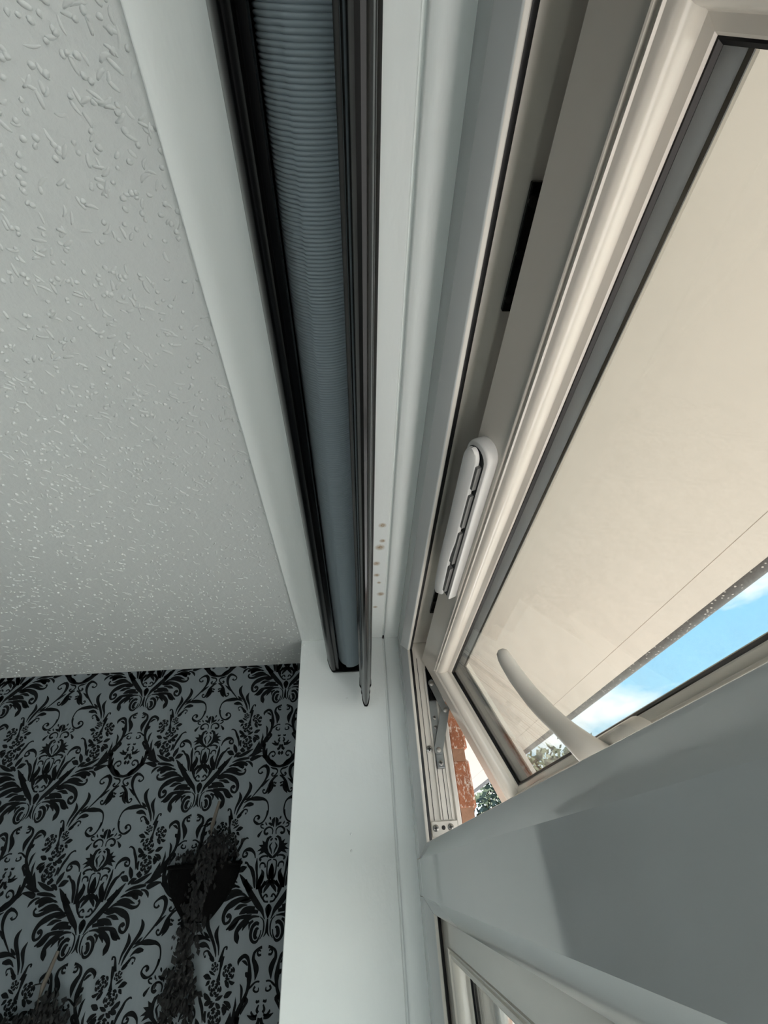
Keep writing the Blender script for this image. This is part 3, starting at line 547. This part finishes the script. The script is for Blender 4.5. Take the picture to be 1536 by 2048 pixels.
# ------------------------------------------------------------------ roller blind
bl = root('roller_blind', (-.03, .4, .434), 'black cassette roller blind with grey ribbed fabric under the reveal', 'roller blind')
Y0b, Y1b = YE + .01, 0.990
cas_p = [(-.072, .4335), (-.0765, .418), (-.0775, .400), (-.0755, .380), (-.0705, .364), (-.0655, .3555), (-.0625, .3540), (-.0580, .3545), (-.0560, .3570), (-.0535, .3560), (-.0500, .3550), (-.0488, .3580), (-.0500, .3660), (-.0600, .3780), (-.0640, .392), (-.0650, .410), (-.0620, .4260), (.004, .4260), (.0050, .370), (.0080, .370), (.0090, .4335)]
MB().prism(cas_p, Y0b, Y1b - .004, TY).build('cassette', M['black'], bl, smooth=35)
end_p = [(-.0725, .4338), (-.0772, .418), (-.0785, .400), (-.0765, .380), (-.0712, .3635), (-.0660, .3545), (-.0625, .3525), (.0085, .3525), (.0095, .4338)]
for y0_, y1_ in ((Y1b - .005, Y1b), (Y0b - .005, Y0b)): MB().prism(end_p, y0_, y1_, TY).build('end_cap', M['black'], bl)
# fabric roll: spiral wrap with raised ribs
cx, cz, r0 = -.0245, .3885, .0305
PITCH = 0.0028
def roll_ring(y, dr):
    out = []
    for k in range(48):
        a = 360 * k / 48; rr = r0 - dr + (.0018 if 0 else 0)
        # the outer wrap ends in a small step on the room side
        if 140 < a < 249.9: rr -= .0035
        out.append((cx + rr * math.cos(R2(a)), y, cz + rr * math.sin(R2(a))))
    return out
ys = []
y = -0.12
while y < 0.974:
    ys += [(y, .0012), (y + PITCH * .22, .00025), (y + PITCH * .5, 0.0), (y + PITCH * .78, .00025)]; y += PITCH
ys = [(Y0b + .01, 0)] + ys + [(.9765, 0.0)]
v = []; f = []
for (yy, dr) in ys: v += roll_ring(yy, dr)
for i in range(len(ys) - 1):
    for k in range(48): f.append((i * 48 + k, i * 48 + (k + 1) % 48, (i + 1) * 48 + (k + 1) % 48, (i + 1) * 48 + k))
f.append(tuple(range((len(ys) - 1) * 48, len(ys) * 48)))
MB().add(v, f).build('fabric_roll', M['fabric'], bl, smooth=60)
MB().box(.0058, .0070, Y0b + .01, .9765, .325, .392).build('fabric_drop', M['fabric'], bl)
bx = .0075
bar_h = [(.0118, .3340), (.0122, .3240), (.0120, .3165), (.0104, .3135), (.0088, .3110), (.0084, .3080), (.0090, .3040), (.0084, .3000), (.0072, .2975), (.0074, .2935), (.0068, .2870), (.0050, .2790), (.0026, .2745), (0, .2735)]
bar_p = [(bx + x, z) for x, z in bar_h] + [(bx - x, z) for x, z in bar_h[::-1][1:]]
MB().prism(bar_p, Y0b + .01, .972, TY).build('bottom_bar', M['gunmetal'], bl, smooth=25)
ecp = [(bx + (x + .0009), z - .0006 - (.0006 if x < .003 else 0)) for x, z in bar_h] + [(bx - (x + .0009), z - .0006 - (.0006 if x < .003 else 0)) for x, z in bar_h[::-1][1:]]
MB().prism(ecp, .972, .9765, TY).build('bar_end_cap', M['black'], bl)

# ------------------------------------------------------------------ wall planters with trailing foliage
rngp = random.Random(11)
def leafcloud(mb, pts, n, size, spread):
    for _ in range(n):
        i = rngp.randrange(len(pts) - 1); t = rngp.random()
        p = Vector(pts[i][:3]).lerp(Vector(pts[i + 1][:3]), t); r = pts[i][3] * (1 - t) + pts[i + 1][3] * t
        p += Vector((rngp.gauss(0, r * .5), rngp.gauss(0, r * .3), rngp.gauss(0, r * .35)))
        if p.y > YW - .003: p.y = YW - .003 - rngp.random() * .01
        d = Vector((rngp.gauss(0, .5), rngp.gauss(0, .4), -1 + rngp.gauss(0, .5))).normalized(); s = d.cross(Vector((rngp.gauss(0, .4), 1, 0))).normalized()
        L = size * rngp.uniform(.5, 1.3); w = L * .3; nb = d.cross(s) * L * .12
        mb.add([p, p + d * L * .5 + s * w - nb, p + d * L, p + d * L * .5 - s * w - nb, p + d * L * .5 + nb], [(0, 1, 4), (1, 2, 4), (2, 3, 4), (3, 0, 4)])
def planter(dx, dz, lab, plab):
    yc = YW
    bx_, bz = -.328 + dx, .038 + dz
    pr = root('wall_planter', (bx_, YW, bz - .13), lab, 'wall planter', 'black wall planters')
    v = []; f = []; rows = 9; seg = 16
    for i in range(rows):
        t = i / (rows - 1); r = .072 * (1 - .70 * t ** 1.8); z = bz - .005 - .085 * t
        for k in range(seg + 1):
            a = math.pi * k / seg; v.append((bx_ + r * math.cos(a), min(yc - .0012 - r * .5 * math.sin(a), yc - .0012), z))
    for i in range(rows - 1):
        for k in range(seg): f.append((i * (seg + 1) + k, i * (seg + 1) + k + 1, (i + 1) * (seg + 1) + k + 1, (i + 1) * (seg + 1) + k))
    for i in range(rows - 1): f.append((i * (seg + 1), (i + 1) * (seg + 1), (i + 1) * (seg + 1) + seg, i * (seg + 1) + seg))
    f.append(tuple((rows - 1) * (seg + 1) + k for k in range(seg + 1)))
    f.append(tuple(range(seg + 1))); MB().add(v, f).build('bowl', M['bowl'], pr, smooth=60)
    rim = [(bx_ + .072 * math.cos(math.pi * k / 20), yc - .004 - .072 * .5 * math.sin(math.pi * k / 20), bz - .004) for k in range(21)]
    MB().tube(rim, .0035, 8).build('rim', M['bowl'], pr, smooth=60)
    pl = root('trailing_plant', (bx_, YW, bz), plab, 'hanging plant', 'dark plants in the wall planters')
    b = MB(); leafcloud(b, [(bx_ - .045, yc - .02, bz + .008, .022), (bx_ + .05, yc - .024, bz + .02, .030)], 230, .014, 0)
    leafcloud(b, [(bx_ + .03, yc - .03, bz + .045, .022), (bx_ + .012, yc - .042, bz + .01, .020), (bx_ + .006, yc - .045, bz - .05, .020), (bx_ - .004, yc - .032, bz - .11, .024), (bx_ - .012, yc - .02, bz - .16, .022), (bx_ - .015, yc - .02, bz - .19, .016)], 640, .013, 0)
    leafcloud(b, [(bx_ - .022, yc - .015, bz - .15, .014), (bx_ - .03, yc - .015, bz - .235, .008)], 90, .013, 0); leafcloud(b, [(bx_ + .008, yc - .015, bz - .15, .014), (bx_ + .014, yc - .015, bz - .245, .008)], 110, .013, 0)
    b.build('foliage', M['foliage'], pl)
    b = MB().tube([(bx_ + .012, yc - .03, bz - .01), (bx_ + .009, yc - .030, bz + .03), (bx_ + .010, yc - .030, bz + .060), (bx_ + .017, yc - .028, bz + .102)], [.003, .0034, .0042, .0028], 8); b.build('stem', M['twig'], pl, smooth=60)
    b = MB().tube([(bx_ + .010, yc - .030, bz + .063), (bx_ - .004, yc - .03, bz + .062), (bx_ - .014, yc - .028, bz + .058)], [.0011, .0011, .0008], 6); b.build('hook', M['black'], pl)
planter(0, 0, 'black wicker wall planter hung beside the window jamb', 'dark trailing plant spilling from the planter beside the jamb')
planter(-.248, -.212, 'black wicker wall planter cut by the lower left frame edge', 'dark trailing plant in the planter at the lower left frame edge')

# ------------------------------------------------------------------ outside
wb = struct(MB().box(XO - .030, XO - .006, .966, 2.2, ZF, .455).build('wall_outside', M['mortar'], at=(XO, 1, ZF)), 'brick outer wall beside the window')
struct(MB().box(.172, XO - .008, .972, 1.02, ZF, .455).build('wall_outside_return', M['mortar'], at=(XO, 1, ZF)))
BH, BL, JT = .065 / U, .215 / U, .011 / U
bm_cache = {}
def brick_mesh(l, w, h, sd):
    rg = random.Random(sd); b = bmesh.new(); bmesh.ops.create_cube(b, size=1)
    bmesh.ops.scale(b, vec=(w * U, l * U, h * U), verts=b.verts)
    bmesh.ops.bevel(b, geom=b.edges[:], offset=.004, segments=1, affect='EDGES')
    for v_ in b.verts: v_.co += Vector((rg.uniform(-1, 1), rg.uniform(-1, 1), rg.uniform(-1, 1))) * .0014
    m_ = bpy.data.meshes.new('brick'); b.to_mesh(m_); b.free(); m_.materials.append(M['brick']); return m_
variants = {(full, s): brick_mesh(BL if full else BL / 2 - JT / 2, .034, BH, s + full * 10) for full in (True, False) for s in range(3)}
zz = -.70; row = 0
while zz + BH < .455:
    full = row % 2 == 0; y = .965
    for j in range(5):
        L = BL if (full or j) else BL / 2 - JT / 2
        o = bpy.data.objects.new('brick', variants[(full or j > 0, (row + j) % 3)]); COL.objects.link(o); o.parent = wb
        c = Vector((XO - .017, y + L / 2, zz + BH / 2)); r_ = Vector(wb['_o']); o.location = ((c.x - r_.x) * U, (c.y - r_.y) * U, (c.z - r_.z) * U)
        y += L + JT
    zz += BH + JT; row += 1
# outer wall under and past the window (plain, never in view)
struct(MB().box(XO - .03, XO, -6, .96, ZF, ZB - .03).build('wall_outside_spandrel', M['brick'])); struct(MB().box(XO - .03, XO, -6, YE - .02, ZB - .03, .455).build('wall_outside_pier', M['brick']))
# eaves: soffit boards, fascia, gutter, roof
XE = 0.850; ZE = .456
ev = root('eaves', (XO, 0, ZE), 'cream eaves boarding over the window, seen through the glass', 'eaves')
for (a, c_) in ((.165, .7345), (.7353, XE)): MB().box(a, c_, -5, 7, ZE, ZE + .015).build('soffit_board', M['soffit'], ev, bevel=.0015)
MB().box(XE - .018, XE, -5, 7, ZE + .001, ZE + .22).build('fascia', M['soffit'], ev)
MB().add([(-4, -6, 1.9), (XE + .03, -6, ZE + .22), (XE + .03, 8, ZE + .22), (-4, 8, 1.9), (-4, -6, 2.0), (XE + .03, -6, ZE + .26), (XE + .03, 8, ZE + .26), (-4, 8, 2.0)], [(0, 1, 2, 3), (7, 6, 5, 4), (0, 4, 5, 1), (1, 5, 6, 2), (2, 6, 7, 3), (3, 7, 4, 0)]).build('roof', M['tile']).__setitem__('kind', 'structure')
gp = [(XE + .047 + .046 * math.cos(R2(a)), ZE + .055 + .050 * math.sin(R2(a))) for a in range(180, 361, 12)]
gp += [(XE + .047 + .042 * math.cos(R2(a)), ZE + .055 + .046 * math.sin(R2(a))) for a in range(360, 179, -12)]
gt = MB().prism(gp, -5, 7, TY).build('gutter', M['gutter'], at=(XE + .05, 0, ZE), smooth=40); tag(gt, 'dark weathered gutter speckled with lichen along the eaves edge', 'gutter')
struct(MB().box(-60, 80, -60, 90, ZF - .35, ZF - .12).build('ground', M['ground']))
# tree beyond the window, low on the skyline
tr = root('garden_tree', (4.4, 11.5, ZF - .12), 'dark leafy tree beyond the far window corner', 'tree')
rt_ = random.Random(3); b = MB()
for _ in range(9000):
    a = rt_.uniform(0, 6.283); rr = 2.2 * rt_.random() ** .5; ph = rt_.uniform(-1, 1)
    p = Vector((4.3 + rr * math.cos(a) * (1 - ph * ph * .5), 11.5 + rr * math.sin(a), .15 + ph * 1.65 + rt_.gauss(0, .1)))
    d = Vector((rt_.gauss(0, 1), rt_.gauss(0, 1), rt_.gauss(0, 1))).normalized(); s = d.orthogonal().normalized(); L = rt_.uniform(.10, .22)
    b.add([p, p + d * L * .5 + s * L * .4, p + d * L, p + d * L * .5 - s * L * .4], [(0, 1, 2, 3)])
b.build('crown', M['leaf'], tr)
MB().tube([(4.4, 11.5, ZF - .12), (4.4, 11.5, -1.5), (4.3, 11.5, -.4), (4.3, 11.4, .6)], [.22, .18, .14, .06], 10).build('trunk', M['bark'], tr, smooth=60)

for o in bpy.data.objects:
    if '_o' in o: del o['_o']
